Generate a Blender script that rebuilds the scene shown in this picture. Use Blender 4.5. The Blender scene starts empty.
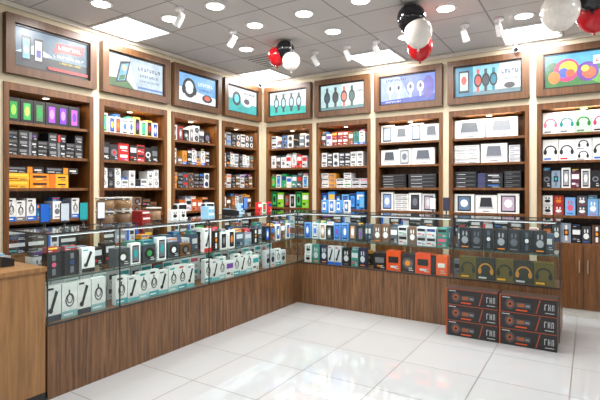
import bpy, bmesh, math, random
from mathutils import Vector, Matrix
random.seed(11)
scene = bpy.context.scene
scene.view_settings.view_transform = 'Standard'
col = scene.collection
WX, WY = -4.5, 5.98      # front planes of left / back shelving walls
CX, CY = -3.12, 4.89     # front planes of the counters
CEIL = 3.14

# ------------------------------------------------------------------ materials
def lin(c):
    r = []
    for x in c:
        x = x/255.0
        r.append(x/12.92 if x <= 0.04045 else ((x+0.055)/1.055)**2.4)
    return (r[0], r[1], r[2], 1.0)

def newmat(name):
    m = bpy.data.materials.new(name); m.use_nodes = True
    nt = m.node_tree
    return m, nt, nt.nodes, nt.links, nt.nodes['Principled BSDF']

_c = {}
def C(r, g, b, rough=0.4):
    k = (r, g, b, rough)
    if k in _c: return _c[k]
    m, nt, N, L, P = newmat('print_%02x%02x%02x' % (r, g, b))
    base = lin((r, g, b))
    no = N.new('ShaderNodeTexNoise'); no.inputs['Scale'].default_value = 35
    tc = N.new('ShaderNodeTexCoord'); L.new(tc.outputs['Object'], no.inputs['Vector'])
    mx = N.new('ShaderNodeMix'); mx.data_type = 'RGBA'
    mx.inputs[6].default_value = tuple(v*0.84 for v in base[:3])+(1,)
    mx.inputs[7].default_value = tuple(min(1, v*1.08) for v in base[:3])+(1,)
    L.new(no.outputs['Fac'], mx.inputs[0]); L.new(mx.outputs[2], P.inputs['Base Color'])
    P.inputs['Roughness'].default_value = rough
    _c[k] = m
    return m
_e = {}
def E(r, g, b, s=1.0, grad=False):
    k = (r, g, b, s, grad)
    if k in _e: return _e[k]
    m, nt, N, L, P = newmat('lit_%02x%02x%02x' % (r, g, b))
    P.inputs['Base Color'].default_value = (0.02, 0.02, 0.02, 1)
    P.inputs['Emission Color'].default_value = lin((r, g, b))
    if grad:
        no = N.new('ShaderNodeTexNoise'); no.inputs['Scale'].default_value = 9; no.inputs['Detail'].default_value = 3
        tc = N.new('ShaderNodeTexCoord'); L.new(tc.outputs['Object'], no.inputs['Vector'])
        mx = N.new('ShaderNodeMix'); mx.data_type = 'RGBA'; base = lin((r, g, b))
        mx.inputs[6].default_value = tuple(v*0.55 for v in base[:3])+(1,)
        mx.inputs[7].default_value = tuple(min(1, v*1.4+.03) for v in base[:3])+(1,)
        L.new(no.outputs['Fac'], mx.inputs[0]); L.new(mx.outputs[2], P.inputs['Emission Color'])
    P.inputs['Emission Strength'].default_value = s
    P.inputs['Roughness'].default_value = 0.3
    _e[k] = m
    return m

def wood(name, dark, light, rough=0.35, scl=14, spec=0.5):
    m, nt, N, L, P = newmat(name)
    tc = N.new('ShaderNodeTexCoord')
    mp = N.new('ShaderNodeMapping'); mp.inputs['Scale'].default_value = (scl, scl, 0.9)
    L.new(tc.outputs['Object'], mp.inputs['Vector'])
    n1 = N.new('ShaderNodeTexNoise'); n1.inputs['Scale'].default_value = 2.2
    n1.inputs['Detail'].default_value = 6; n1.inputs['Roughness'].default_value = 0.65
    n1.inputs['Distortion'].default_value = 0.4
    L.new(mp.outputs[0], n1.inputs['Vector'])
    r = N.new('ShaderNodeValToRGB')
    r.color_ramp.elements[0].position = 0.36; r.color_ramp.elements[0].color = lin(dark)
    r.color_ramp.elements[1].position = 0.64; r.color_ramp.elements[1].color = lin(light)
    L.new(n1.outputs['Fac'], r.inputs[0]); L.new(r.outputs[0], P.inputs['Base Color'])
    P.inputs['Roughness'].default_value = rough
    P.inputs['Specular IOR Level'].default_value = spec
    bp = N.new('ShaderNodeBump'); bp.inputs['Strength'].default_value = 0.08
    L.new(n1.outputs['Fac'], bp.inputs['Height']); L.new(bp.outputs[0], P.inputs['Normal'])
    return m
W_BAY = wood('wood_shelving', (78, 46, 20), (120, 75, 35))
W_FRAME = wood('wood_lightbox_frame', (68, 42, 22), (102, 66, 36))
W_CNT = wood('wood_counter', (72, 48, 30), (124, 87, 55), 0.38, 22)
W_DESK = wood('wood_cash_desk', (120, 84, 48), (152, 110, 66), 0.38, 18)
METAL = C(40, 40, 42, 0.3)
WHITE = C(238, 238, 238, 0.35)
BLACK = C(22, 22, 24, 0.3)

def plaster(name, c, rough=0.7):
    m, nt, N, L, P = newmat(name)
    no = N.new('ShaderNodeTexNoise'); no.inputs['Scale'].default_value = 90
    tc = N.new('ShaderNodeTexCoord'); L.new(tc.outputs['Object'], no.inputs['Vector'])
    bp = N.new('ShaderNodeBump'); bp.inputs['Strength'].default_value = 0.05
    L.new(no.outputs['Fac'], bp.inputs['Height']); L.new(bp.outputs[0], P.inputs['Normal'])
    P.inputs['Base Color'].default_value = lin(c); P.inputs['Roughness'].default_value = rough
    return m
CREAM = plaster('cream_wall_paint', (206, 193, 166))

def gridmat(name, tile, line, size, x0, y0, lw, rough, vary=0.04, coat=0.0, bevel=0.0):
    m, nt, N, L, P = newmat(name)
    tc = N.new('ShaderNodeTexCoord')
    sep = N.new('ShaderNodeSeparateXYZ'); L.new(tc.outputs['Object'], sep.inputs[0])
    def mth(op, a, b=None):
        n = N.new('ShaderNodeMath'); n.operation = op
        for i, v in enumerate((a, b)):
            if v is None: continue
            if isinstance(v, (int, float)): n.inputs[i].default_value = v
            else: L.new(v, n.inputs[i])
        return n.outputs[0]
    masks = []; ids = []
    for ax, o in ((0, x0), (1, y0)):
        d = mth('DIVIDE', mth('SUBTRACT', sep.outputs[ax], o), size)
        fr = mth('ABSOLUTE', mth('SUBTRACT', mth('FRACT', d), 0.5))
        masks.append(mth('GREATER_THAN', fr, 0.5-lw/2/size)); ids.append(mth('FLOOR', d))
    mask = mth('MAXIMUM', masks[0], masks[1])
    cb = N.new('ShaderNodeCombineXYZ'); L.new(ids[0], cb.inputs[0]); L.new(ids[1], cb.inputs[1])
    wn = N.new('ShaderNodeTexWhiteNoise'); L.new(cb.outputs[0], wn.inputs['Vector'])
    no = N.new('ShaderNodeTexNoise'); no.inputs['Scale'].default_value = 2.5; no.inputs['Detail'].default_value = 5
    L.new(tc.outputs['Object'], no.inputs['Vector'])
    k = mth('ADD', mth('MULTIPLY', wn.outputs['Value'], vary), mth('MULTIPLY', no.outputs['Fac'], vary))
    mul = N.new('ShaderNodeMix'); mul.data_type = 'RGBA'
    mul.inputs[6].default_value = lin(tile)
    mul.inputs[7].default_value = (0, 0, 0, 1)
    L.new(k, mul.inputs[0])
    mx = N.new('ShaderNodeMix'); mx.data_type = 'RGBA'
    L.new(mask, mx.inputs[0]); L.new(mul.outputs[2], mx.inputs[6]); mx.inputs[7].default_value = lin(line)
    L.new(mx.outputs[2], P.inputs['Base Color'])
    rr = mth('ADD', mth('MULTIPLY', mask, 0.4), rough); L.new(rr, P.inputs['Roughness'])
    P.inputs['Coat Weight'].default_value = coat; P.inputs['Coat Roughness'].default_value = 0.02; P.inputs['Coat IOR'].default_value = 1.9
    return m
FLOORM = gridmat('polished_floor_tile', (184, 186, 187), (118, 115, 110), 0.6, -3.12, 4.89, 0.008, 0.06, 0.05, coat=1.0)
CEILM = gridmat('ceiling_tile', (196, 193, 190), (140, 137, 134), 0.6, -4.45, 5.9, 0.016, 0.8)

def glassmat(name, tint=(0.95, 0.98, 0.97, 1), k=0.9):
    m = bpy.data.materials.new(name); m.use_nodes = True
    N = m.node_tree.nodes; L = m.node_tree.links; N.clear()
    o = N.new('ShaderNodeOutputMaterial'); t = N.new('ShaderNodeBsdfTransparent'); g = N.new('ShaderNodeBsdfGlossy')
    t.inputs[0].default_value = tint; g.inputs['Roughness'].default_value = 0.02
    ge = N.new('ShaderNodeNewGeometry'); dt = N.new('ShaderNodeVectorMath'); dt.operation = 'DOT_PRODUCT'
    L.new(ge.outputs['Incoming'], dt.inputs[0]); L.new(ge.outputs['Normal'], dt.inputs[1])
    def mth(op, a, b=None):
        n = N.new('ShaderNodeMath'); n.operation = op
        for i, v in enumerate((a, b)):
            if v is None: continue
            if isinstance(v, (int, float)): n.inputs[i].default_value = v
            else: L.new(v, n.inputs[i])
        return n.outputs[0]
    f = mth('ADD', mth('MULTIPLY', mth('POWER', mth('SUBTRACT', 1.0, mth('ABSOLUTE', dt.outputs['Value'])), 5.0), 0.9*k), 0.035*k)
    mx = N.new('ShaderNodeMixShader')
    L.new(f, mx.inputs[0])
    L.new(t.outputs[0], mx.inputs[1]); L.new(g.outputs[0], mx.inputs[2]); L.new(mx.outputs[0], o.inputs[0])
    return m
GLASS = glassmat('clear_glass')
GEDGE = C(70, 95, 88, 0.15)

# ------------------------------------------------------------------ mesh builder
FW = lambda u, v, z: (u, v, z)
FL = lambda u, v, z: (WX+v, u, z)
FB = lambda u, v, z: (u, WY-v, z)
GL = lambda u, v, z: (CX+v, u, z)
GB = lambda u, v, z: (u, CY-v, z)

class MB:
    def __init__(s, F=FW):
        s.F = F; s.v = []; s.f = []; s.mi = []; s.m = []; s.sm = []
    def mat(s, m):
        if m not in s.m: s.m.append(m)
        return s.m.index(m)
    def face(s, pts, m, world=False, smooth=False):
        b = len(s.v)
        for p in pts: s.v.append(p if world else s.F(*p))
        s.f.append(tuple(range(b, b+len(pts)))); s.mi.append(s.mat(m)); s.sm.append(smooth)
    def box(s, u0, u1, v0, v1, z0, z1, m):
        b = len(s.v)
        for z in (z0, z1):
            for (u, v) in ((u0, v0), (u1, v0), (u1, v1), (u0, v1)): s.v.append(s.F(u, v, z))
        i = s.mat(m)
        for q in ((0, 3, 2, 1), (4, 5, 6, 7), (0, 1, 5, 4), (1, 2, 6, 5), (2, 3, 7, 6), (3, 0, 4, 7)):
            s.f.append(tuple(b+k for k in q)); s.mi.append(i); s.sm.append(False)
    def prism(s, pts, v0, v1, m):
        b = len(s.v); n = len(pts); i = s.mat(m)
        for v in (v0, v1):
            for (u, z) in pts: s.v.append(s.F(u, v, z))
        s.f.append(tuple(b+k for k in range(n))); s.mi.append(i); s.sm.append(False)
        s.f.append(tuple(b+n+k for k in reversed(range(n)))); s.mi.append(i); s.sm.append(False)
        for k in range(n):
            j = (k+1) % n
            s.f.append((b+k, b+n+k, b+n+j, b+j)); s.mi.append(i); s.sm.append(False)
    def rect(s, u0, u1, z0, z1, v, m):
        s.face([(u0, v, z0), (u1, v, z0), (u1, v, z1), (u0, v, z1)], m)
    def ell(s, u, z, a, b, v, m, n=14):
        s.face([(u+a*math.cos(2*math.pi*i/n), v, z+b*math.sin(2*math.pi*i/n)) for i in range(n)], m)
    def arc(s, u, z, a, b, t, v, m, a0=0, a1=180, n=10):
        for i in range(n):
            p, q = [math.radians(a0+(a1-a0)*k/n) for k in (i, i+1)]
            s.face([(u+a*math.cos(p), v, z+b*math.sin(p)), (u+a*math.cos(q), v, z+b*math.sin(q)),
                    (u+(a-t)*math.cos(q), v, z+(b-t)*math.sin(q)), (u+(a-t)*math.cos(p), v, z+(b-t)*math.sin(p))], m)
    def lathe(s, c, prof, m, n=20, axis=(0, 0, 1), world=False):
        c = Vector(c if world else s.F(*c)); ax = Vector(axis).normalized()
        q = Vector((0, 0, 1)).rotation_difference(ax)
        b = len(s.v); i = s.mat(m)
        for (r, h) in prof:
            for k in range(n):
                a = 2*math.pi*k/n
                s.v.append(tuple(c+q @ Vector((r*math.cos(a), r*math.sin(a), h))))
        for j in range(len(prof)-1):
            for k in range(n):
                k2 = (k+1) % n
                s.f.append((b+j*n+k, b+j*n+k2, b+(j+1)*n+k2, b+(j+1)*n+k)); s.mi.append(i); s.sm.append(True)
        s.f.append(tuple(b+k for k in reversed(range(n)))); s.mi.append(i); s.sm.append(False)
        e = b+(len(prof)-1)*n
        s.f.append(tuple(e+k for k in range(n))); s.mi.append(i); s.sm.append(False)
    def done(s, name, parent=None, shift=True, recalc=True):
        me = bpy.data.meshes.new(name)
        c = Vector((0, 0, 0))
        if shift and parent is None:
            xs = [p[0] for p in s.v]; ys = [p[1] for p in s.v]; zs = [p[2] for p in s.v]
            c = Vector(((min(xs)+max(xs))/2, (min(ys)+max(ys))/2, min(zs)))
        elif parent is not None:
            c = parent.location.copy()
        me.from_pydata([tuple(Vector(p)-c) for p in s.v], [], s.f)
        for m in s.m: me.materials.append(m)
        for p, i, k in zip(me.polygons, s.mi, s.sm): p.material_index = i; p.use_smooth = k
        if recalc:
            bm = bmesh.new(); bm.from_mesh(me); bmesh.ops.recalc_face_normals(bm, faces=bm.faces); bm.to_mesh(me); bm.free()
        me.update()
        o = bpy.data.objects.new(name, me); col.objects.link(o)
        if parent is not None: o.parent = parent
        else: o.location = c
        return o

def lamp(kind, name, loc, energy, color, parent=None, **kw):
    l = bpy.data.lights.new(name, kind); l.energy = energy; l.color = color
    rot = kw.pop('rot', None)
    for k, v in kw.items(): setattr(l, k, v)
    o = bpy.data.objects.new(name, l); col.objects.link(o)
    if parent is not None: o.parent = parent; o.location = Vector(loc)-parent.location
    else: o.location = loc
    if rot: o.rotation_euler = rot
    return o

# ------------------------------------------------------------------ product boxes
def headphone(mb, u, z, w, h, v, m):
    a = min(w, h)*0.4; cz = z+h*0.46
    mb.arc(u+w/2, cz, a, a*1.05, a*0.22, v, m)
    for sg in (-1, 1): mb.ell(u+w/2+sg*a*0.84, cz-a*0.18, a*0.27, a*0.48, v+0.0004, m, 10)

POP = [(196, 44, 40), (52, 150, 78), (60, 160, 165), (48, 110, 190), (236, 186, 60), (226, 122, 36), (120, 70, 160), (30, 60, 120), (210, 90, 120)]
ALT = [(150, 36, 34), (40, 90, 150), (222, 222, 220), (24, 24, 26), (70, 74, 82), (120, 86, 60), (222, 150, 50), (60, 130, 120), (140, 150, 164)]
def pbox(mb, u, z, w, h, d, vf, base, style, acc=(40, 40, 44), acc2=(200, 60, 40), pop=0.3):
    if random.random() < pop*.8: acc2 = random.choice(POP)
    if style in ('label', 'logo', 'stripe', 'earbud') and random.random() < pop*.4: acc = random.choice(POP)
    mb.box(u, u+w, vf-d, vf, z, z+h, C(*base)); v = vf+0.0012; v2 = vf+0.002
    A = C(*acc); B = C(*acc2)
    if style == 'phone':
        mb.rect(u+w*.16, u+w*.84, z+h*.07, z+h*.9, v, BLACK); mb.rect(u+w*.22, u+w*.78, z+h*.14, z+h*.84, v2, A)
        mb.ell(u+w*.5, z+h*.5, w*.2, h*.22, v2+.001, B, 8)
    elif style == 'hp':
        headphone(mb, u, z, w, h, v, A); mb.rect(u+w*.1, u+w*.55, z+h*.06, z+h*.14, v, B)
    elif style == 'laptop':
        mb.face([(u+w*.2, v, z+h*.34), (u+w*.8, v, z+h*.34), (u+w*.74, v, z+h*.86), (u+w*.26, v, z+h*.86)], A)
        mb.face([(u+w*.1, v, z+h*.24), (u+w*.9, v, z+h*.24), (u+w*.8, v, z+h*.33), (u+w*.2, v, z+h*.33)], C(176, 178, 182))
        mb.rect(u+w*.35, u+w*.65, z+h*.07, z+h*.12, v, C(120, 120, 125))
    elif style == 'watch':
        mb.rect(u+w*.38, u+w*.62, z+h*.1, z+h*.9, v, A); mb.rect(u+w*.24, u+w*.76, z+h*.36, z+h*.68, v2, BLACK)
        mb.ell(u+w*.5, z+h*.52, w*.16, h*.1, v2+.001, B, 10)
    elif style == 'label':
        mb.rect(u+w*.08, u+w*.92, z+h*.55, z+h*.85, v, A); mb.rect(u+w*.1, u+w*.5, z+h*.2, z+h*.32, v, B)
    elif style == 'cable':
        mb.rect(u, u+w, z, z+h*.2, v, A)
        mb.arc(u+w*.5, z+h*.5, w*.3, h*.2, w*.07, v2, C(34, 34, 38), 0, 360, 12)
        mb.arc(u+w*.5, z+h*.54, w*.2, h*.14, w*.06, v2+.0004, C(60, 60, 64), 0, 360, 10)
        mb.rect(u+w*.42, u+w*.52, z+h*.66, z+h*.8, v2, C(34, 34, 38))
        mb.rect(u+w*.12, u+w*.6, z+h*.86, z+h*.93, v, B)
        mb.rect(u+w*.1, u+w*.7, z+h*.07, z+h*.12, v2, C(240, 240, 240))
    elif style == 'stick':
        mb.rect(u, u+w, z, z+h*.16, v, A)
        mb.face([(u+w*.22, v2, z+h*.26), (u+w*.38, v2, z+h*.22), (u+w*.8, v2, z+h*.8), (u+w*.62, v2, z+h*.86)], C(30, 30, 34))
        mb.ell(u+w*.3, z+h*.3, w*.16, h*.08, v2+.0004, C(30, 30, 34), 10); mb.rect(u+w*.1, u+w*.5, z+h*.88, z+h*.94, v, B)
    elif style == 'speaker':
        mb.ell(u+w*.5, z+h*.5, min(w, h)*.38, min(w, h)*.38, v, A); mb.ell(u+w*.5, z+h*.5, min(w, h)*.2, min(w, h)*.2, v2, B)
    elif style == 'earbud':
        mb.ell(u+w*.5, z+h*.42, w*.3, h*.17, v, A)
        for sg in (-1, 1): mb.ell(u+w*(.5+sg*.15), z+h*.72, w*.08, h*.12, v, A, 8)
        mb.rect(u+w*.2, u+w*.8, z+h*.08, z+h*.13, v, B)
    elif style == 'logo':
        mb.rect(u+w*.15, u+w*.85, z+h*.4, z+h*.72, v, A); mb.rect(u+w*.3, u+w*.7, z+h*.15, z+h*.25, v, B)
    elif style == 'stripe':
        mb.rect(u, u+w*.3, z, z+h, v, A); mb.rect(u+w*.42, u+w*.85, z+h*.4, z+h*.62, v, B)
    if style in ('label', 'logo', 'speaker', 'stripe') and h > .05:
        lt = C(200, 200, 200) if sum(base) < 380 else C(70, 70, 74)
        mb.rect(u+w*.58, u+w*.9, z+h*.1, z+h*.15, v2+.0004, lt); mb.rect(u+w*.58, u+w*.82, z+h*.21, z+h*.26, v2+.0004, lt)

def I(w, h, base, style, acc=(40, 40, 44), acc2=(200, 60, 40), n=1, d=0.16):
    return dict(w=w, h=h, base=base, style=style, acc=acc, acc2=acc2, n=n, d=d)

def row(F, name, u0, u1, z, items, vf=-0.05, gap=0.004, rnd=0.0, pop=.3, mb=None, fin=True, skip=0.0):
    mb = mb or MB(F); u = u0+0.01; i = 0
    while True:
        it = items[i % len(items)]
        if pop >= .3 and random.random() < .3: it = random.choice(items)
        i += 1
        n = it['n'] if rnd == 0 else max(1, it['n']-(1 if random.random() < rnd else 0))
        w, h, base = it['w'], it['h'], it['base']
        if pop > 0: w *= random.uniform(.93, 1.04)
        if pop >= .3 and n == 1: h *= random.uniform(.84, 1.04)
        if u+w > u1-0.005: break
        if pop >= .3 and random.random() < .16: base = random.choice(ALT)
        zz = z
        for k in range(n):
            j = random.uniform(-.006, .006)
            pbox(mb, u, zz, w, h, it['d'], vf+j, base, it['style'], it['acc'], it['acc2'], pop); zz += h+.0015
        if pop >= .3 and zz-z < .2 and random.random() < .5:      # a loose box lying on the pile
            hh = random.uniform(.025, .04)
            pbox(mb, u+w*.06, zz, w*.85, hh, it['d']*.8, vf-.015, random.choice(ALT), 'label', random.choice(POP), (230, 230, 230), 0)
        u += w+gap+random.random()*gap*(2.5 if pop >= .3 else 1)
    return mb.done(name) if fin else mb

# ------------------------------------------------------------------ room shell
mb = MB(); mb.box(-5.2, 3.6, -3.0, 6.6, -0.1, 0.0, FLOORM); mb.done('floor', shift=False)
mb = MB(); mb.box(-5.2, 3.6, -3.0, 6.6, CEIL, CEIL+.1, CEILM); mb.done('ceiling', shift=False)
LD = [1.08, 2.05, 3.02, 4.03, 4.98, 5.92]
BD = [-4.44, -3.51, -2.56, -1.56, -.56, .44, 1.44]
G = 0.04; BT = 2.41
def shellwall(F, name, D, lo, hi):
    mb = MB(F)
    mb.box(lo, hi, -.46, -.36, 0, CEIL, CREAM)
    mb.box(lo, hi, -.36, 0, BT, CEIL, CREAM)
    if lo < D[0]-G: mb.box(lo, D[0]+G, -.36, 0, 0, BT, CREAM)
    for d in D[1:-1]: mb.box(d-G, d+G, -.36, 0, 0, BT, CREAM)
    mb.box(D[-1]-G, hi, -.36, 0, 0, BT, CREAM)
    return mb.done(name)
shellwall(FL, 'wall_left', LD, -3.0, 5.98)
shellwall(FB, 'wall_back', BD, -4.96, 3.6)
mb = MB(FL); mb.box(-3.0, 5.98, 0.0, .03, CEIL-.04, CEIL, C(232, 224, 210)); mb.done('trim_1')
mb = MB(FB); mb.box(-4.47, 3.6, 0.0, .03, CEIL-.04, CEIL, C(232, 224, 210)); mb.done('trim_2')

SH = [.82, 1.13, 1.44, 1.75, 2.06]
PUCK = E(255, 235, 200, 8)
def bay(F, a, b, ax):
    mb = MB(F); u0, u1 = a+G, b-G; fw = .045
    mb.box(u0, u1, -.355, -.335, 0, BT, W_BAY)
    mb.box(u0, u0+fw, -.335, .018, 0, BT, W_BAY); mb.box(u1-fw, u1, -.335, .018, 0, BT, W_BAY)
    mb.box(u0+fw, u1-fw, -.335, .018, BT-.07, BT, W_BAY)
    for s in SH[1:]: mb.box(u0+fw, u1-fw, -.335, -.005, s-.028, s, W_BAY)
    mb.box(u0+fw, u1-fw, -.335, .0, 0.09, SH[0], W_BAY)
    mb.box(u0+fw, u1-fw, -.335, -.01, 0, .09, C(196, 190, 180))
    um = (u0+u1)/2
    mb.box(um-.002, um+.002, 0, .0015, .1, SH[0]-.03, BLACK)
    for sg in (-1, 1): mb.box(um+sg*.04-.006, um+sg*.04+.006, 0, .02, .5, .64, C(150, 130, 100, .25))
    mb.lathe((um, -.1, BT-.078), [(.036, 0), (.036, .008)], WHITE, 16)
    mb.lathe((um, -.1, BT-.080), [(.028, 0), (.028, .002)], PUCK, 16)
    o = mb.done('shelving_unit')
    lp = F(um, -.06, BT-.09)
    lamp('AREA', 'shelf_light', lp, 5, (1, .82, .6), o, shape='RECTANGLE', size=(.6 if ax == 'x' else .08), size_y=(.08 if ax == 'x' else .6))
    return u0+fw, u1-fw
Lb = [bay(FL, LD[i], LD[i+1], 'y') for i in range(5)]
Bb = [bay(FB, BD[i], BD[i+1], 'x') for i in range(6)]

# ------------------------------------------------------------------ lightbox signs
def sign(F, a, b, draw):
    mb = MB(F); u0, u1 = a+.035, b-.035; z0, z1 = 2.485, 3.03; t = .075
    mb.box(u0, u1, .0, .03, z0, z1, W_FRAME)
    mb.box(u0, u1, .03, .07, z0, z0+t, W_FRAME); mb.box(u0, u1, .03, .07, z1-t, z1, W_FRAME)
    mb.box(u0, u0+t, .03, .07, z0+t, z1-t, W_FRAME); mb.box(u1-t, u1, .03, .07, z0+t, z1-t, W_FRAME)
    a, b, c, d = u0+t, u1-t, z0+t, z1-t; s = .018
    mb.box(a, b, .03, .045, c, c+s, BLACK); mb.box(a, b, .03, .045, d-s, d, BLACK)
    mb.box(a, a+s, .03, .045, c+s, d-s, BLACK); mb.box(b-s, b, .03, .045, c+s, d-s, BLACK)
    a += s; b -= s; c += s; d -= s
    W, H = b-a, d-c; lvl = [.0312]
    def R(x0, x1, y0, y1, m): mb.rect(a+W*x0, a+W*x1, c+H*y0, c+H*y1, lvl[0], m); lvl[0] += .0002
    def O(x, y, rx, ry, m): mb.ell(a+W*x, c+H*y, W*rx, H*ry, lvl[0], m, 20); lvl[0] += .0002
    def P(pts, m): mb.face([(a+W*x, lvl[0], c+H*y) for x, y in pts], m); lvl[0] += .0002
    draw(R, O, P)
    return mb.done('lightbox_sign')
K = 1.5
def e(r, g, b, s=None): return E(r, g, b, K if s is None else s, True)
def txt(R, x0, x1, y, h, m, n=7):
    x = x0; w = (x1-x0)/n
    for k in range(n):
        ww = w*(.55+.3*random.random())
        R(x, x+ww*.32, y, y+h, m); R(x, x+ww, y+(h*.72 if k % 2 else 0), y+(h if k % 2 else h*.28), m)
        if k % 3: R(x+ww*.68, x+ww, y, y+h, m)
        x += w
def s1(R, O, P):
    R(0, 1, 0, 1, e(86, 110, 130)); R(0, 1, 0, .35, e(36, 42, 52)); P([(0, .35), (.25, .62), (.55, .35)], e(190, 208, 220)); P([(.4, .35), (.75, .55), (1, .35)], e(120, 144, 156))
    R(.08, .2, .15, .8, e(16, 16, 20)); R(.095, .185, .22, .74, e(120, 180, 215)); O(.14, .45, .03, .12, e(240, 240, 250)); R(.24, .36, .15, .8, e(16, 16, 20)); R(.255, .345, .22, .74, e(225, 228, 235)); R(.27, .33, .3, .5, e(90, 90, 160))
    P([(.5, .55), (.92, .62), (.97, .9), (.55, .82)], e(215, 24, 30)); txt(R, .57, .92, .67, .1, e(255, 255, 255), 7)
    txt(R, .5, .95, .42, .07, e(255, 255, 255), 10); txt(R, .58, .9, .26, .05, e(240, 200, 60), 10); R(.42, 1, .04, .12, e(200, 36, 36))
def s2(R, O, P):
    R(0, 1, 0, 1, e(165, 182, 196)); P([(0, 0), (.5, 0), (.35, 1), (0, 1)], e(214, 226, 238)); P([(0, 0), (.45, 0), (.3, .3), (0, .25)], e(66, 110, 56))
    P([(.12, .12), (.3, .2), (.38, .88), (.2, .8)], e(24, 26, 30)); P([(.15, .18), (.28, .24), (.35, .8), (.22, .73)], e(110, 176, 214)); P([(.17, .2), (.27, .26), (.29, .42), (.19, .36)], e(60, 110, 60)); O(.27, .62, .04, .1, e(230, 190, 160))
    txt(R, .52, .95, .66, .11, e(36, 56, 90), 8); txt(R, .55, .9, .46, .08, e(40, 60, 90), 8); txt(R, .55, .92, .3, .05, e(70, 90, 120), 12); R(.5, .98, .06, .12, e(60, 110, 170))
def s3(R, O, P):
    R(0, 1, 0, 1, e(110, 160, 206)); P([(0, 0), (1, 0), (1, .3), (0, .5)], e(222, 230, 240)); O(.28, .5, .17, .36, e(28, 28, 34)); O(.28, .52, .11, .24, e(205, 214, 224)); O(.14, .42, .05, .16, e(14, 14, 18)); O(.42, .42, .05, .16, e(14, 14, 18))
    txt(R, .52, .92, .66, .12, e(250, 250, 255), 7); txt(R, .55, .88, .48, .07, e(36, 56, 120), 8); O(.75, .22, .14, .15, e(34, 38, 56)); O(.75, .24, .08, .09, e(220, 90, 60))
def s4(R, O, P):
    R(0, 1, 0, 1, e(212, 226, 226)); P([(0, 0), (1, 0), (1, .38), (0, .55)], e(34, 160, 158)); O(.3, .55, .14, .3, e(30, 34, 40)); O(.3, .55, .08, .18, e(90, 200, 220)); O(.65, .5, .2, .22, e(250, 250, 250)); O(.65, .5, .1, .12, e(60, 60, 70)); txt(R, .5, .92, .78, .08, e(40, 60, 80), 8)
def b1(R, O, P):
    R(0, 1, 0, 1, e(216, 232, 230)); P([(0, 0), (1, 0), (1, .3), (0, .48)], e(36, 180, 166))
    for x in (.18, .38, .6, .8): R(x-.03, x+.03, .12, .9, e(50, 56, 62)); O(x, .52, .075, .25, e(30, 34, 40)); O(x, .52, .05, .17, e(170, 200, 214))
    txt(R, .3, .7, .85, .07, e(40, 70, 90))
def b2(R, O, P):
    R(0, 1, 0, 1, e(212, 226, 222)); R(0, .5, 0, 1, e(166, 194, 196)); R(0, 1, 0, .12, e(90, 130, 130))
    for x, m in ((.15, e(25, 60, 70)), (.35, e(50, 55, 60)), (.55, e(200, 110, 90)), (.73, e(30, 90, 80))): R(x-.028, x+.028, .1, .9, m); O(x, .5, .075, .24, e(22, 22, 28)); O(x, .5, .055, .17, m)
    txt(R, .83, .98, .62, .08, e(50, 60, 60), 5); txt(R, .83, .96, .4, .06, e(90, 100, 100), 5)
def b3(R, O, P):
    R(0, 1, 0, 1, e(104, 124, 210)); P([(0, 0), (.6, 0), (.35, 1), (0, 1)], e(160, 178, 236)); P([(.0, .0), (1, 0), (1, .24), (0, .12)], e(54, 74, 170)); O(.88, .5, .1, .42, e(90, 80, 170))
    for x in (.18, .34, .56, .74): O(x, .55, .06, .2, e(252, 252, 255)); R(x-.015, x+.015, .18, .48, e(245, 245, 252)); O(x, .58, .025, .09, e(60, 60, 80))
    txt(R, .1, .5, .84, .08, e(30, 36, 100), 10); txt(R, .1, .4, .04, .05, e(240, 240, 255), 10)
def b4(R, O, P):
    R(0, 1, 0, 1, e(134, 192, 212)); R(.0, .28, 0, 1, e(60, 128, 158)); P([(.55, 0), (1, 0), (1, 1), (.7, 1)], e(218, 232, 238)); R(.28, 1, 0, .14, e(110, 140, 150))
    R(.05, .22, .12, .88, e(22, 28, 34)); R(.07, .2, .2, .82, e(190, 220, 228)); O(.135, .55, .045, .15, e(230, 90, 80))
    for x, m in ((.36, e(220, 90, 80)), (.48, e(60, 70, 80)), (.6, e(40, 130, 150))): R(x-.022, x+.022, .12, .88, m); O(x, .5, .062, .23, e(24, 28, 34)); O(x, .5, .044, .16, m)
    txt(R, .72, .97, .64, .13, e(20, 60, 110), 5); txt(R, .74, .95, .44, .06, e(60, 80, 90), 8); O(.84, .24, .08, .1, e(60, 60, 60))
def b5(R, O, P):
    R(0, 1, 0, 1, e(100, 176, 50)); P([(0, .5), (1, .62), (1, 1), (0, 1)], e(80, 172, 228)); P([(0, 0), (.7, 0), (.3, .5), (0, .55)], e(40, 120, 40)); O(.8, .6, .18, .2, e(40, 120, 50)); O(.1, .62, .09, .16, e(30, 110, 50))
    O(.28, .5, .17, .36, e(224, 36, 110)); O(.3, .54, .12, .24, e(255, 215, 40)); O(.24, .42, .07, .16, e(60, 90, 200)); O(.33, .4, .06, .12, e(240, 90, 40)); O(.55, .4, .14, .3, e(100, 40, 160)); O(.57, .36, .09, .18, e(240, 90, 40)); O(.52, .5, .05, .1, e(255, 220, 60)); O(.12, .3, .08, .2, e(240, 130, 30))
    R(.62, .98, .6, .86, e(252, 252, 252)); txt(R, .65, .95, .66, .12, e(220, 30, 50), 6); O(.82, .3, .12, .2, e(250, 160, 30)); O(.82, .3, .05, .1, e(255, 255, 255))
for i, f in zip(range(5), (s2, s1, s2, s3, s4)): sign(FL, LD[i], LD[i+1], f)
for i, f in zip(range(6), (b1, b2, b3, b4, b5, b2)): sign(FB, BD[i], BD[i+1], f)

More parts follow.
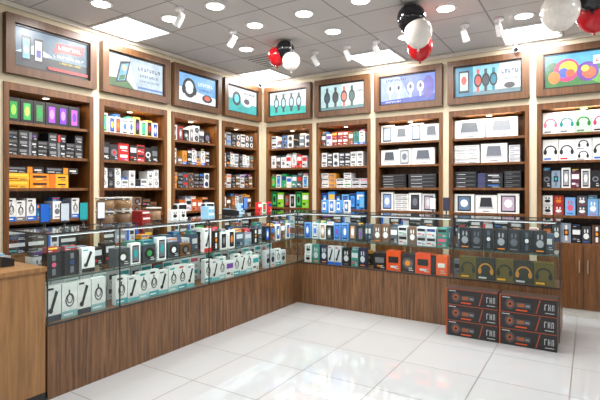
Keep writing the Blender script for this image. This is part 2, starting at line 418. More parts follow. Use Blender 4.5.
# ------------------------------------------------------------------ goods on the shelves
W = (232, 232, 230); W2 = (204, 206, 210); BK = (24, 24, 26); GY = (112, 114, 120); OR = (240, 140, 20); BR = (104, 68, 40)
RD = (200, 34, 32); GN = (36, 150, 66); TL = (40, 160, 165); BL = (34, 100, 196); PU = (150, 66, 196); YL = (246, 176, 30)
H0, H1, H2, H3, H4 = SH
def stor(F, ab): row(F, 'storage_boxes', ab[0], ab[1], H0, [I(.18, .12, BK, 'label', W2, GY, 2), I(.15, .11, (60, 50, 46), 'logo', W2, OR, 2), I(.12, .2, W2, 'stripe', BL, BK)])
row(FL, 'phone_case_boxes', *Lb[0], H4, [I(.09, .2, W, 'phone', GN, TL), I(.09, .2, W, 'phone', BL, RD)])
row(FL, 'power_bank_boxes', *Lb[0], H3, [I(.12, .075, BK, 'label', W2, GY, 3), I(.12, .075, W2, 'label', BK, RD, 3)])
row(FL, 'charger_boxes', *Lb[0], H2, [I(.1, .1, W, 'label', GY, BL, 2)])
row(FL, 'speaker_boxes', *Lb[0], H1, [I(.14, .11, BR, 'speaker', BK, GY, 2)])
stor(FL, Lb[0])
# bay 1
a, b = Lb[1]
row(FL, 'smartphone_boxes', a, b, H4, [I(.115, .225, BK, 'phone', GN, (150, 230, 80)), I(.115, .225, BK, 'phone', (60, 170, 90), (190, 240, 90)), I(.115, .225, BK, 'phone', (70, 120, 80), GN), I(.115, .225, (34, 28, 40), 'phone', PU, (220, 140, 240)), I(.115, .225, BK, 'phone', (110, 50, 200), (210, 130, 230)), I(.115, .225, (30, 30, 44), 'phone', (180, 80, 200), (90, 60, 190)), I(.115, .2, BK, 'phone', GY, PU)], pop=0)
row(FL, 'power_bank_boxes', a, b, H3, [I(.098, .075, BK, 'label', (90, 90, 92), W2, 3), I(.09, .078, (38, 38, 42), 'logo', (130, 130, 130), W2, 3), I(.085, .075, BK, 'stripe', GY, W2, 3)], rnd=.3, pop=.1)
mb = row(FL, '', a, b, H2, [I(.2, .07, YL, 'label', (252, 206, 70), (120, 70, 20), 2), I(.19, .07, OR, 'logo', (60, 34, 16), (250, 220, 120), 2), I(.19, .07, YL, 'stripe', (220, 110, 16), BK, 2), I(.19, .07, YL, 'logo', (90, 50, 20), W, 2)], pop=0, fin=False)
row(FL, 'hard_drive_boxes', a, b, H2+.144, [I(.001, .001, BK, 'plain', d=.01), I(.17, .06, BK, 'label', GY, W, 1), I(.16, .06, (46, 40, 38), 'stripe', OR, W, 1)], mb=mb, pop=0)
row(FL, 'cable_boxes', a, b, H1, [I(.085, .22, W, 'cable', BL, BK), I(.085, .2, W, 'cable', GY, BK), I(.12, .085, (130, 160, 190), 'label', W, BL, 2), I(.15, .075, YL, 'label', OR, BK, 2), I(.09, .19, W, 'earbud', GY, BK), I(.085, .19, (50, 60, 80), 'phone', TL, W)])
stor(FL, Lb[1])
# bay 2
a, b = Lb[2]
row(FL, 'phone_case_boxes', a, b, H4, [I(.08, .21, W, 'phone', (70, 190, 120), TL), I(.08, .21, W, 'phone', (50, 90, 190), W), I(.08, .21, W2, 'phone', (210, 80, 40), YL), I(.08, .21, W, 'phone', (200, 200, 205), BL), I(.08, .21, W, 'phone', RD, (250, 160, 100)), I(.08, .21, (230, 190, 90), 'phone', BK, RD)])
row(FL, 'dash_camera_boxes', a, b, H3, [I(.11, .2, BK, 'logo', GY, W2), I(.11, .18, (40, 40, 46), 'speaker', GY, BK), I(.15, .1, (190, 26, 26), 'logo', W, W, 2), I(.1, .19, BK, 'label', W2, RD), I(.11, .1, (180, 40, 40), 'label', BK, W, 2), I(.1, .18, BK, 'speaker', W2, BK)], pop=.2)
row(FL, 'charger_boxes', a, b, H2, [I(.08, .11, W, 'label', GY, BL, 2), I(.085, .1, W, 'earbud', GY, BK, 2), I(.08, .11, W, 'cable', (200, 205, 210), BK, 2)], rnd=.3)
row(FL, 'speaker_boxes', a, b, H1, [I(.13, .1, (80, 52, 36), 'speaker', BK, GY, 2), I(.12, .09, BK, 'label', BR, W2, 2), I(.1, .16, BR, 'speaker', BK, GY)])
stor(FL, Lb[2])
# bay 3
a, b = Lb[3]
row(FL, 'webcam_boxes', a, b, H4, [I(.1, .11, W2, 'speaker', BK, GY, 2), I(.1, .21, (60, 62, 68), 'label', W2, GY), I(.1, .18, BK, 'speaker', GY, W2), I(.09, .21, W, 'phone', GY, W2)])
row(FL, 'adapter_boxes', a, b, H3, [I(.08, .1, W, 'label', GY, BK, 2), I(.09, .1, BK, 'logo', W2, GY, 2), I(.08, .2, W, 'cable', BL, BK), I(.08, .1, BK, 'label', W2, GY, 2)], rnd=.2)
row(FL, 'mouse_boxes', a, b, H2, [I(.1, .1, W, 'speaker', BK, GY, 2), I(.09, .1, BK, 'label', GY, GY, 2), I(.09, .1, (70, 76, 90), 'logo', RD, BK, 2)], rnd=.2)
row(FL, 'speaker_boxes', a, b, H1, [I(.12, .15, BK, 'speaker', GY, BK), I(.11, .12, (60, 44, 36), 'speaker', (90, 80, 70), BK), I(.1, .16, W2, 'label', BK, RD), I(.1, .17, (190, 90, 40), 'logo', W, BK)])
stor(FL, Lb[3])
# bay 4
a, b = Lb[4]
row(FL, 'camera_boxes', a, b, H4, [I(.1, .1, (60, 62, 66), 'speaker', W2, BK, 2), I(.1, .1, W2, 'label', BK, GY, 2), I(.1, .1, BK, 'logo', GY, GY, 2)])
row(FL, 'adapter_boxes', a, b, H3, [I(.09, .1, W2, 'label', GY, BK, 2), I(.09, .1, BK, 'logo', GY, GY, 2), I(.08, .2, W, 'cable', GY, BK)], rnd=.2)
row(FL, 'charger_boxes', a, b, H2, [I(.1, .09, BR, 'label', W2, BK, 2), I(.1, .1, W2, 'label', BR, BK, 2), I(.09, .09, BK, 'logo', GY, OR, 2)])
row(FL, 'cable_boxes', a, b, H1, [I(.09, .21, W, 'cable', GY, BK), I(.1, .17, BR, 'label', W, BK), I(.09, .2, W2, 'earbud', BK, GY)])
stor(FL, Lb[4])
# back bay 0
a, b = Bb[0]
row(FB, 'adapter_boxes', a, b, H4, [I(.1, .1, W2, 'label', BK, GY, 2), I(.09, .095, (120, 126, 136), 'logo', W, BK, 2), I(.1, .1, W, 'speaker', GY, BK, 2), I(.09, .1, (50, 56, 70), 'label', W2, BK, 2)], rnd=.25)
row(FB, 'charger_boxes', a, b, H3, [I(.09, .21, W, 'cable', RD, GY), I(.085, .2, (206, 40, 36), 'label', W, BK), I(.09, .2, W, 'earbud', GY, RD), I(.09, .2, W2, 'label', RD, BK)])
row(FB, 'screen_protector_boxes', a, b, H2, [I(.09, .21, GN, 'phone', (80, 210, 110), W), I(.09, .2, W, 'phone', (120, 180, 220), BL), I(.09, .21, (40, 160, 90), 'label', W, GY), I(.09, .2, W, 'label', BL, GY), I(.09, .19, (50, 100, 170), 'label', W, W)])
row(FB, 'phone_case_boxes', a, b, H1, [I(.12, .25, (20, 110, 56), 'phone', (50, 180, 90), BK), I(.12, .23, (130, 200, 40), 'label', W, BK), I(.11, .22, BK, 'phone', (170, 70, 40), GY), I(.1, .2, W, 'phone', BK, GY)], pop=.1)
stor(FB, Bb[0])
# back bay 1
a, b = Bb[1]
row(FB, 'memory_card_boxes', a, b, H4, [I(.08, .2, (50, 76, 140), 'label', W, RD), I(.08, .19, BK, 'label', W2, BL), I(.085, .2, W, 'cable', BL, BK), I(.08, .1, (150, 50, 40), 'label', W, W, 2)])
row(FB, 'adapter_boxes', a, b, H3, [I(.09, .105, W, 'logo', GY, BK, 2), I(.08, .1, (50, 50, 56), 'label', W2, W2, 2), I(.09, .1, W, 'speaker', GY, BK, 2)], rnd=.2)
row(FB, 'charger_boxes', a, b, H2, [I(.12, .07, W, 'label', GY, BK, 3), I(.11, .07, W, 'logo', GY, BL, 3), I(.12, .065, W2, 'label', BK, GY, 3)], rnd=.3)
row(FB, 'phone_case_boxes', a, b, H1, [I(.11, .23, (26, 60, 130), 'phone', (60, 150, 230), W), I(.12, .25, (50, 140, 220), 'label', W, BK), I(.11, .22, BK, 'phone', (50, 110, 200), W), I(.11, .21, (110, 180, 235), 'phone', (60, 100, 180), BK)], pop=.1)
stor(FB, Bb[1])
# back bay 2 : tablets / laptops
a, b = Bb[2]
row(FB, 'tablet_boxes', a, b, H4, [I(.18, .24, W, 'phone', (170, 184, 205), (210, 218, 228), 1, .05), I(.21, .22, W, 'laptop', (110, 116, 124), (190, 192, 196), 1, .05)], gap=.006, pop=0)
row(FB, 'laptop_boxes', a, b, H3, [I(.24, .21, W, 'laptop', (76, 80, 90), (180, 182, 186), 1, .06), I(.17, .22, W, 'phone', (190, 198, 212), GY, 1, .05), I(.31, .22, W, 'laptop', (90, 96, 106), (180, 182, 186), 1, .06)], gap=.008, pop=0)
row(FB, 'laptop_boxes', a, b, H2, [I(.36, .035, BK, 'label', (70, 70, 74), W2, 5, .22), I(.37, .045, (34, 34, 38), 'label', (80, 80, 86), W2, 4, .22)], gap=.02, pop=0)
row(FB, 'tablet_boxes', a, b, H1, [I(.18, .25, W, 'phone', (130, 160, 210), W, 1, .05), I(.2, .055, W, 'label', (160, 162, 168), BK, 4), I(.17, .24, W, 'phone', (60, 60, 76), GY, 1, .05), I(.17, .23, W2, 'phone', (190, 170, 180), W2, 1, .05)], gap=.006, pop=0)
stor(FB, Bb[2])
# back bay 3
a, b = Bb[3]
row(FB, 'laptop_boxes', a, b, H4, [I(.36, .235, W, 'laptop', (110, 116, 126), (190, 192, 196), 1, .06), I(.36, .235, W, 'laptop', (150, 156, 164), (200, 202, 206), 1, .06)], gap=.015, pop=0)
row(FB, 'laptop_boxes', a, b, H3, [I(.3, .055, W, 'label', (180, 182, 188), GY, 4, .22), I(.3, .235, W, 'laptop', (110, 114, 124), (190, 192, 196), 1, .06), I(.12, .05, W2, 'label', (160, 162, 168), GY, 4, .22)], gap=.01, pop=0)
row(FB, 'game_console_boxes', a, b, H2, [I(.27, .05, BK, 'label', (70, 70, 74), W2, 4, .22), I(.29, .06, (30, 30, 36), 'stripe', (56, 60, 96), W2, 3, .22), I(.18, .05, BK, 'label', (70, 70, 74), GY, 4, .22)], gap=.01, pop=.1)
row(FB, 'tablet_boxes', a, b, H1, [I(.24, .23, W, 'phone', (90, 120, 150), W, 1, .06), I(.25, .22, W, 'laptop', (50, 50, 60), GY, 1, .06), I(.24, .24, W, 'phone', (190, 170, 190), W, 1, .06)], gap=.008, pop=0)
stor(FB, Bb[3])
# back bay 4 : headphones
a, b = Bb[4]
hw = .158
row(FB, 'headphone_boxes', a, b, H4, [I(hw, .245, W, 'hp', (226, 110, 140), GY), I(hw, .245, W, 'hp', (14, 130, 130), GY), I(hw, .245, (176, 222, 184), 'hp', (20, 110, 50), GY), I(hw, .245, W, 'hp', (180, 40, 90), BK), I(hw, .245, W, 'hp', BK, RD)], gap=.003, pop=0)
row(FB, 'headphone_boxes', a, b, H3, [I(hw, .245, W, 'hp', BK, BL), I(hw, .24, W, 'hp', (40, 40, 46), RD), I(hw, .12, W, 'hp', BK, GY, 2)], pop=0, gap=.003)
row(FB, 'wireless_speaker_boxes', a, b, H2, [I(.085, .2, BK, 'speaker', GY, BK), I(.085, .21, (40, 80, 110), 'speaker', BK, GY), I(.085, .22, W, 'phone', (150, 150, 160), W), I(.085, .21, (90, 30, 60), 'label', W, W), I(.085, .2, (130, 150, 170), 'watch', GY, TL)])
row(FB, 'earphone_boxes', a, b, H1, [I(.1, .11, W, 'earbud', BK, GY, 2), I(.1, .11, (70, 74, 84), 'earbud', W, RD, 2), I(.1, .22, (120, 170, 220), 'earbud', W, BL)])
row(FB, 'storage_boxes', a, b, H0, [I(.09, .2, BK, 'label', W, GY), I(.09, .2, (50, 50, 56), 'earbud', W, OR), I(.09, .22, (90, 60, 44), 'watch', W, OR)])
a, b = Bb[5]
row(FB, 'headphone_boxes', a, b, H4, [I(.165, .22, W, 'hp', (50, 140, 140), GY), I(.165, .22, W, 'hp', BK, GY)])
row(FB, 'headphone_boxes', a, b, H3, [I(.15, .22, W, 'hp', BK, BL), I(.15, .22, W2, 'hp', (40, 40, 46), RD)])
row(FB, 'wireless_speaker_boxes', a, b, H2, [I(.1, .2, BK, 'speaker', GY, BK), I(.1, .2, W2, 'label', BK, RD)])
row(FB, 'earphone_boxes', a, b, H1, [I(.1, .11, W, 'earbud', BK, GY, 2), I(.1, .11, W2, 'earbud', GY, RD, 2)])
stor(FB, Bb[5])

# ------------------------------------------------------------------ counters
CT = 1.13; CW = .50; DP = .5
LC = [1.73, 2.3, 3.3, 4.3, 4.89]
BC = [-3.12, -2.16, -1.2, -.235]
def counter(F, D, lo, hi, name, ax, endlo=True, endhi=True):
    mb = MB(F)
    mb.box(lo, hi, -DP, -.004, .05, CW-.02, W_CNT)
    mb.box(lo+.01, hi-.01, -DP+.01, -.03, 0, .05, BLACK)
    mb.box(lo, hi, -DP, 0, CW-.02, CW, W_CNT)
    for s0, s1 in zip(D[:-1], D[1:]):
        mb.box(s0+.0015, s1-.0015, -.004, 0, .0, CW-.022, W_CNT)
    o = mb.done(name)
    g = MB(F); t = .006
    g.box(lo, hi, -t, 0, CW, CT-t, GLASS)
    g.box(lo, hi, -DP, 0, CT-t, CT, GLASS)
    g.box(lo+t, hi-t, -DP+.04, -.03, .80, .806, GLASS)
    g.box(lo, hi, -DP, -DP+t, CW, CT-t, GLASS)
    if endlo: g.box(lo, lo+t, -DP+t, -t, CW, CT-t, GLASS)
    if endhi: g.box(hi-t, hi, -DP+t, -t, CW, CT-t, GLASS)
    g.done('glass_case', parent=o)
    f = MB(F)
    f.box(lo, hi, -.003, .003, CT-.008, CT+.003, METAL); f.box(lo, hi, -.003, .003, CW, CW+.012, METAL)
    f.box(lo, hi, -DP-.002, -DP+.004, CT-.008, CT+.003, METAL)
    f.box(lo, hi, -.034, -.027, .798, .808, GEDGE)
    for d in D: f.box(d-.004, d+.004, -.006, .003, CW, CT, METAL)
    for d in (lo, hi): f.box(d-.004, d+.004, -DP, 0, CT-.008, CT+.003, METAL)
    f.done('case_frame', parent=o)
    for s0, s1 in zip(D[:-1], D[1:]):
        m = MB(F); m.box(s0+.03, s1-.03, -.03, -.012, CT-.02, CT-.009, C(200, 200, 200, .3)); m.box(s0+.04, s1-.04, -.028, -.014, CT-.022, CT-.02, E(240, 245, 255, 4)); m.done('led_strip', parent=o)
        p = F((s0+s1)/2, -.03, CT-.03)
        L = s1-s0-.1
        lamp('AREA', 'case_light', p, 1.7*L, (.92, .96, 1), o, shape='RECTANGLE', size=(L if ax == 'x' else .02), size_y=(.02 if ax == 'x' else L))
    return o
counter(GL, LC, 1.73, 5.39, 'glass_display_counter', 'y')
counter(GB, BC, -3.11, -.235, 'glass_display_counter', 'x', endlo=False)
S0, S1 = CW+.001, .8075
vf = -.09
# left counter goods
cab = [I(.105, .23, W, 'cable', (70, 170, 180), BK, 1, .05), I(.1, .21, W, 'stick', (110, 190, 196), GY, 1, .05), I(.105, .23, W, 'cable', (150, 206, 210), TL, 1, .05)]
row(GL, 'power_cable_boxes', 1.76, 2.28, S0, [I(.115, .25, W, 'stick', (60, 70, 80), BK, 1, .05), I(.115, .25, W, 'cable', (140, 190, 196), W, 1, .05)], vf, pop=.1)
row(GL, 'power_cable_boxes', 2.32, 3.28, S0, cab, vf, pop=.1, gap=.002)
row(GL, 'power_cable_boxes', 3.32, 4.28, S0, cab+[I(.12, .17, W, 'label', TL, BK, 1, .08)], vf, pop=.1, gap=.002)
row(GL, 'power_cable_boxes', 4.32, 4.87, S0, [I(.1, .2, W, 'cable', (60, 160, 170), BK, 1, .05), I(.1, .2, W2, 'earbud', BK, TL, 1, .05)], vf)
row(GL, 'charger_boxes', 1.78, 4.87, S0, [I(.12, .12, W, 'label', TL, BK, 2, .1), I(.1, .12, W2, 'logo', BK, GY, 2, .1)], -.3)
row(GL, 'smartwatch_boxes', 1.76, 2.28, S1, [I(.11, .2, W, 'stick', BK, TL, 1, .06), I(.11, .2, BK, 'watch', GY, W, 1, .06)], vf, gap=.01)
row(GL, 'smartwatch_boxes', 2.32, 3.28, S1, [I(.1, .2, BK, 'watch', GY, W, 1, .06), I(.13, .12, BR, 'speaker', BK, GY, 1, .1), I(.13, .15, (60, 66, 72), 'speaker', BK, W, 1, .1), I(.1, .2, W, 'phone', GY, TL, 1, .05)], vf, gap=.01)
row(GL, 'phone_holder_boxes', 3.32, 4.28, S1, [I(.1, .22, W, 'stick', RD, BK, 1, .05), I(.1, .2, BK, 'watch', W, OR, 1, .06), I(.1, .2, W, 'phone', BK, GY, 1, .06), I(.12, .15, (60, 80, 96), 'label', W2, BK, 1, .1)], vf, gap=.01)
row(GL, 'phone_holder_boxes', 4.32, 4.87, S1, [I(.09, .21, W, 'phone', BL, W, 1, .05), I(.09, .2, BR, 'label', W, BK, 1, .06)], vf, gap=.01)
row(GL, 'earphone_boxes', 1.78, 4.87, S1, [I(.1, .14, W2, 'earbud', GY, BK, 1, .1), I(.1, .19, (70, 90, 110), 'logo', W, GY, 1, .1), I(.1, .17, BK, 'label', W2, RD, 1, .1)], -.3, gap=.01)
# back counter goods
row(GB, 'smartphone_boxes', -3.08, -2.18, S1, [I(.09, .22, (90, 140, 200), 'phone', (50, 120, 210), W, 1, .05), I(.09, .21, W2, 'phone', W2, BL, 1, .05), I(.09, .22, W, 'phone', (200, 150, 110), W, 1, .05), I(.09, .2, BK, 'phone', GY, W, 1, .05)], vf, gap=.006)
row(GB, 'earphone_boxes', -3.08, -2.18, S0, [I(.1, .22, BK, 'earbud', W2, GY, 1, .06), I(.1, .11, W, 'earbud', BK, GY, 2, .1), I(.1, .24, (30, 36, 70), 'earbud', W2, OR, 1, .06), I(.09, .22, (70, 50, 44), 'label', W2, RD, 1, .06), I(.09, .22, W2, 'stick', BL, RD, 1, .06)], vf, gap=.005)
row(GB, 'earphone_boxes', -2.14, -1.22, S1, [I(.095, .21, (110, 80, 64), 'earbud', W, GY, 1, .06), I(.095, .21, W2, 'earbud', GY, BK, 1, .06), I(.09, .2, (90, 94, 100), 'label', W, BK, 1, .06), I(.1, .1, W2, 'label', BK, RD, 2, .1)], vf, gap=.005)
row(GB, 'wireless_speaker_boxes', -2.14, -1.22, S0, [I(.15, .19, BK, 'logo', GY, OR, 1, .12), I(.17, .22, (240, 84, 22), 'logo', BK, W, 1, .12), I(.16, .2, (46, 40, 40), 'speaker', (90, 90, 94), OR, 1, .12), I(.17, .22, (234, 76, 22), 'logo', BK, W, 1, .12), I(.17, .21, (240, 96, 30), 'stripe', BK, W, 1, .12)], vf, gap=.004, pop=0)
row(GB, 'wireless_earbud_boxes', -1.17, -.26, S1, [I(.11, .22, BK, 'earbud', (150, 154, 160), OR, 1, .06), I(.11, .22, (26, 28, 36), 'earbud', (90, 94, 100), GY, 1, .06), I(.11, .22, BK, 'watch', (60, 80, 96), W2, 1, .06)], vf, gap=.004, pop=0)
row(GB, 'headphone_boxes', -1.17, -.26, S0, [I(.17, .22, (96, 84, 20), 'hp', BK, (240, 180, 40), 1, .1), I(.17, .22, (40, 44, 30), 'hp', (200, 136, 36), W2, 1, .1)], vf, gap=.004, pop=0)
row(GB, 'charger_boxes', -3.06, -.28, S1, [I(.12, .14, W2, 'label', GY, BK, 1, .1), I(.1, .19, (70, 90, 110), 'logo', W, GY, 1, .1)], -.3, gap=.02)
row(GB, 'charger_boxes', -3.06, -.28, S0, [I(.12, .14, BK, 'label', GY, W2, 1, .1), I(.1, .16, W2, 'logo', BK, GY, 1, .1)], -.3, gap=.02)

# cash desk
mb = MB(GL)
mb.box(.75, 1.715, -.6, 0, .0, .88, W_DESK); mb.box(.74, 1.72, -.61, .012, .88, .91, W_DESK)
mb.box(.75, 1.715, 0, .006, 0, .06, BLACK)
mb.done('cash_desk')

# ------------------------------------------------------------------ things on top of the counters
TOP = CT+.003
def tub(F, u, v, z, r, h, fill):
    mb = MB(F)
    mb.lathe((u, v, z), [(r*.92, 0), (r, .01), (r, h*.9), (r*.97, h*.92)], GLASS, 24)
    mb.lathe((u, v, z+.006), [(r*.86, 0), (r*.93, .01), (r*.93, h*.72), (r*.6, h*.76)], C(*fill), 20)
    mb.lathe((u, v, z+h*.92), [(r*1.04, 0), (r*1.04, h*.1), (r*.98, h*.12)], C(190, 180, 168, .2), 24)
    for k in range(14):
        a = k*2.399; mb.lathe((u+r*.55*math.cos(a), v+r*.55*math.sin(a), z+h*(.2+.035*k)), [(.008, 0), (.01, .01), (.006, .02)], C(160+k*3, 120, 80), 8)
    return mb.done('plastic_storage_jar')
for u in (2.42, 2.6): tub(GL, u, -.36, TOP, .075, .11, (120, 84, 56)); tub(GL, u, -.36, TOP+.125, .075, .1, (150, 110, 70))
tub(GL, 2.95, -.38, TOP, .07, .12, (150, 110, 80))
row(GL, 'charger_boxes', 2.7, 2.9, TOP, [I(.09, .05, (150, 30, 30), 'label', W, BK, 2, .14)], -.25, pop=0)
def device(F, u, v):
    mb = MB(F)
    mb.lathe((u, v, TOP), [(.07, 0), (.07, .012), (.02, .02), (.015, .08)], WHITE, 20)
    mb.box(u-.06, u+.06, v-.03, v+.03, TOP+.08, TOP+.15, WHITE)
    mb.box(u-.05, u+.05, v+.03, v+.034, TOP+.09, TOP+.14, BLACK)
    mb.lathe((u-.06, v, TOP+.115), [(.025, 0), (.03, .01), (.025, .02)], BLACK, 16, axis=(1, 0, 0) if F is GB else (0, -1, 0))
    return mb.done('web_camera_stand')
device(GL, 3.6, -.3); device(GL, 3.25, -.34)
def payterm(F, u, v, z=TOP):
    mb = MB(F)
    mb.prism([(u-.04, z), (u+.04, z), (u+.04, z+.05), (u-.04, z+.07)], v-.09, v+.09, BLACK)
    mb.box(u-.03, u+.03, v-.085, v-.02, z+.06, z+.075, C(120, 170, 200))
    for i in range(3):
        for j in range(3): mb.box(u-.028+i*.02, u-.012+i*.02, v+.0+j*.025, v+.016+j*.025, z+.052, z+.068, C(170, 170, 170))
    return mb.done('card_payment_terminal')
payterm(GL, 3.9, -.25)
def phonestand(F, u, v, z, c):
    mb = MB(F)
    mb.lathe((u, v, z), [(.035, 0), (.035, .006), (.008, .012), (.007, .07)], METAL, 16)
    mb.prism([(u-.035, z+.06), (u+.035, z+.06), (u+.035, z+.2), (u-.035, z+.2)], v-.005, v+.004, BLACK)
    mb.rect(u-.031, u+.031, z+.066, z+.194, v+.005, C(*c, .15))
    mb.box(u-.03, u+.03, v-.01, v+.014, z+.052, z+.06, METAL)
    return mb.done('smartphone_stand')
for u, c in ((1.82, BL), (1.97, (200, 210, 220)), (2.12, TL), (2.27, (230, 230, 236))): phonestand(GL, u, -.2, TOP, c)
phonestand(GL, 1.45, -.25, .911, (60, 60, 70)); payterm(GL, 1.58, -.3, .911)
phonestand(GL, 4.1, -.2, TOP, (90, 130, 200)); phonestand(GB, -2.35, -.25, TOP, (90, 160, 220)); phonestand(GB, -1.5, -.3, TOP, (230, 230, 235)); phonestand(GB, -1.35, -.3, TOP, (60, 60, 80))
row(GB, 'smartphone_boxes', -2.95, -2.45, TOP, [I(.08, .15, (90, 160, 225), 'phone', W, BL, 1, .04), I(.08, .15, W, 'phone', (50, 120, 200), W, 1, .04)], -.3, gap=.02, pop=.1)
row(GL, 'phone_holder_boxes', 4.45, 4.85, TOP, [I(.08, .13, RD, 'label', W, BK, 1, .04), I(.08, .12, W, 'phone', GN, W, 1, .04)], -.3, gap=.02, pop=.1)
row(GL, 'charger_boxes', 4.2, 4.4, TOP, [I(.09, .12, (170, 206, 230), 'label', BL, BK, 1, .06)], -.36, gap=.03, pop=.1)
row(GL, 'earphone_boxes', 3.0, 3.2, TOP, [I(.08, .1, W, 'earbud', BK, TL, 1, .06)], -.2, gap=.02, pop=.1)
row(GL, 'earphone_boxes', 3.4, 3.55, TOP, [I(.1, .06, (150, 200, 230), 'label', W, TL, 2, .1)], -.12, gap=.02, pop=.1)

# ------------------------------------------------------------------ stack of boxes on the floor
F2 = lambda u, v, z: (u, 4.60-v, z)
mb = MB(F2)
bh = .152; bw = .475
OG = C(200, 74, 24); OD = C(150, 64, 26); ST = C(176, 178, 180)
for r in range(3):
    for c in range(2):
        u = -1.2+c*(bw+.004)+random.uniform(-.006, .006)*(c*2-1 > 0); z = r*(bh+.001)
        mb.box(u, u+bw, -.2, 0, z, z+bh, C(34, 30, 30)); v = .0012
        mb.rect(u, u+bw, z+bh*.96, z+bh, v, OD)
        mb.rect(u, u+bw*.03, z, z+bh*.96, v, OD)
        mb.face([(u+bw*.64, v, z+bh*.08), (u+bw*.66, v, z+bh*.08), (u+bw*.73, v, z+bh*.9), (u+bw*.71, v, z+bh*.9)], OD)
        mb.ell(u+bw*.2, z+bh*.48, bw*.09, bh*.32, v, C(72, 66, 66)); mb.ell(u+bw*.2, z+bh*.48, bw*.05, bh*.18, v+.0006, C(160, 76, 36)); mb.ell(u+bw*.2, z+bh*.48, bw*.025, bh*.09, v+.001, BLACK)
        mb.rect(u+bw*.3, u+bw*.56, z+bh*.3, z+bh*.62, v+.0005, C(66, 62, 64)); mb.rect(u+bw*.33, u+bw*.45, z+bh*.36, z+bh*.56, v+.001, C(140, 78, 44)); mb.rect(u+bw*.47, u+bw*.54, z+bh*.4, z+bh*.5, v+.001, C(120, 124, 130))
        mb.rect(u+bw*.3, u+bw*.5, z+bh*.12, z+bh*.2, v+.0005, OG)
        for k, x in enumerate((.79, .85, .91)):
            mb.rect(u+bw*x, u+bw*(x+.012), z+bh*.34, z+bh*.7, v+.001, ST)
            mb.rect(u+bw*x, u+bw*(x+.036), z+bh*(.63 if k != 1 else .48), z+bh*(.7 if k != 1 else .55), v+.001, ST)
            if k: mb.rect(u+bw*(x+.028), u+bw*(x+.038), z+bh*.34, z+bh*.7, v+.001, ST)
        mb.rect(u+bw*.06, u+bw*.2, z+bh*.84, z+bh*.89, v+.001, ST); mb.rect(u+bw*.8, u+bw*.95, z+bh*.16, z+bh*.2, v+.001, ST)
        mb.box(u+.002, u+bw-.002, -.198, -.002, z+bh, z+bh+.0008, C(60, 42, 34))
mb.done('game_controller_box_stack')

# ------------------------------------------------------------------ ceiling fixtures
def troffer(x, y, en=30):
    mb = MB(); s = .295
    for a in ((-s, s, -s, -s+.02), (-s, s, s-.02, s), (-s, -s+.02, -s+.02, s-.02), (s-.02, s, -s+.02, s-.02)):
        mb.box(x+a[0], x+a[1], y+a[2], y+a[3], CEIL-.016, CEIL-.001, WHITE)
    mb.box(x-s+.02, x+s-.02, y-s+.02, y+s-.02, CEIL-.010, CEIL-.001, E(252, 253, 255, 7))
    o = mb.done('led_ceiling_panel')
    lamp('AREA', 'panel_light', (x, y, CEIL-.02), en, (.96, .98, 1), o, shape='SQUARE', size=.54)
for x, y in ((-4.15, 3.2), (-4.15, 5.6), (-2.35, 5.6), (-.55, 5.6), (1.25, 5.6), (-4.15, .8), (-1.75, 1.4), (1.25, 1.4), (1.25, 3.8), (-1.75, -.4)):  # panels outside the camera view are added, unseen, to make the light uniform
    troffer(x, y, 27)
def downlight(x, y, en=22):
    mb = MB()
    mb.lathe((x, y, CEIL-.012), [(.085, 0), (.1, .004), (.1, .011)], WHITE, 24)
    mb.lathe((x, y, CEIL-.014), [(.078, 0), (.078, .003)], E(255, 250, 240, 12), 24)
    o = mb.done('recessed_downlight')
    lamp('AREA', 'down_light', (x, y, CEIL-.02), en*.55, (1, .98, .95), o, shape='DISK', size=.15)
for x, y in ((-3.55, 3.2), (-2.95, 3.2), (-2.95, 3.8), (-2.35, 3.8), (-2.35, 4.4), (-1.15, 4.4), (-.55, 5.0), (-3.8, 2.6), (-1.75, 3.8), (-1.75, 5.0), (-3.55, 4.4), (.05, 4.4), (-.55, 2.6), (-2.35, 2.0)):
    downlight(x, y)
def spot(x, y, d):
    mb = MB(); d = Vector(d).normalized()
    mb.lathe((x, y, CEIL-.03), [(.04, 0), (.045, .01), (.045, .029)], WHITE, 18)
    mb.lathe((x, y, CEIL-.09), [(.008, 0), (.008, .06)], WHITE, 10)
    c = Vector((x, y, CEIL-.115))
    mb.lathe(tuple(c-d*.065), [(.022, 0), (.03, .012), (.034, .12), (.037, .13)], WHITE, 20, axis=d)
    mb.lathe(tuple(c+d*.0655), [(.029, 0), (.029, .002)], E(255, 246, 230, 10), 20, axis=d)
    mb.done('track_spotlight')
for y in (3.06, 3.82): spot(-3.27, y, (-.8, .1, -.75))
for x in (-2.9, -2.45, -2.08, -1.1, -.77): spot(x, 4.95, (.1, .8, -.75))
mb = MB(); mb.box(-3.85, -3.25, 4.72, 5.28, CEIL-.012, CEIL-.001, C(190, 187, 183))
for k in range(6): mb.box(-3.82, -3.28, 4.76+k*.085, 4.79+k*.085, CEIL-.016, CEIL-.011, C(110, 108, 106))
mb.done('air_vent_grille')
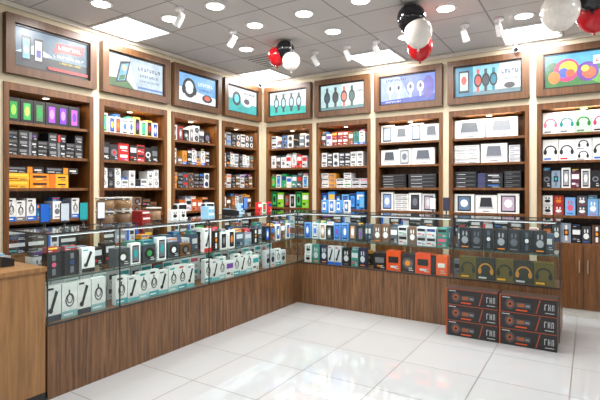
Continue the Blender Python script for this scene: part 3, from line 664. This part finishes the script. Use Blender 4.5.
def cctv(x, y, z):
    mb = MB(); mb.lathe((x, y, z-.012), [(.05, 0), (.055, .011)], WHITE, 20); mb.lathe((x, y, z-.05), [(.012, 0), (.012, .04)], WHITE, 10)
    d = Vector((0.1, -.9, -.4)).normalized(); c = Vector((x, y, z-.075))
    mb.lathe(tuple(c-d*.05), [(.03, 0), (.034, .01), (.034, .12), (.03, .13)], WHITE, 18, axis=d)
    mb.lathe(tuple(c+d*.081), [(.024, 0), (.024, .002)], BLACK, 18, axis=d)
    mb.done('security_camera')
cctv(-.73, 5.88, CEIL)
cctv(-4.35, 5.8, CEIL)

# ------------------------------------------------------------------ camera
f = 460.0; yaw = math.atan2(290, 460)
cam = bpy.data.cameras.new('camera'); co = bpy.data.objects.new('camera', cam); col.objects.link(co)
co.location = (0, 0, 1.45); co.rotation_euler = (math.pi/2, 0, yaw)
cam.sensor_width = 36; cam.lens = f/600*36; cam.shift_y = -13/600; cam.clip_start = .05
scene.camera = co

# ------------------------------------------------------------------ balloons (hung from the ceiling, world positions)
def balloon(p, r, c):
    mb = MB(); pr = []
    p = Vector(p)
    for k in range(17):
        a = math.pi*k/16; h = -math.cos(a); rad = math.sin(a)
        pr.append((max(rad, .03)*r*(1+.08*h), r*(h*1.15 if h < 0 else h)))
    mb.lathe(tuple(p), pr, C(*c, .12), 28)
    mb.lathe((p[0], p[1], p[2]-r*1.15-.02), [(.014, 0), (.004, .024)], C(*c, .2), 10)
    top = p[2]+r
    if CEIL-top > .01: mb.lathe((p[0], p[1], top-.01), [(.0015, 0), (.0015, CEIL-top+.008)], WHITE, 6)
    mb.done('balloon')
BKB = (18, 18, 22); RDB = (190, 16, 28); WHB = (226, 220, 212)
for x, y, z, r, c in ((-1.396, 4.140, 3.005, .13, BKB), (-1.327, 4.128, 2.856, .125, WHB), (-1.369, 4.315, 2.783, .118, RDB),
                      (-2.971, 4.392, 3.031, .105, BKB), (-3.078, 4.383, 2.974, .105, RDB), (-2.858, 4.345, 2.874, .1, WHB),
                      (-.197, 4.130, 2.827, .14, WHB), (.029, 4.449, 2.86, .135, RDB), (.014, 4.265, 2.99, .14, BKB)):
    balloon((x, y, z), r, c)

# ------------------------------------------------------------------ world
w = bpy.data.worlds.new('world'); scene.world = w; w.use_nodes = True
w.node_tree.nodes['Background'].inputs[0].default_value = (.98, .98, 1, 1)
w.node_tree.nodes['Background'].inputs[1].default_value = .45
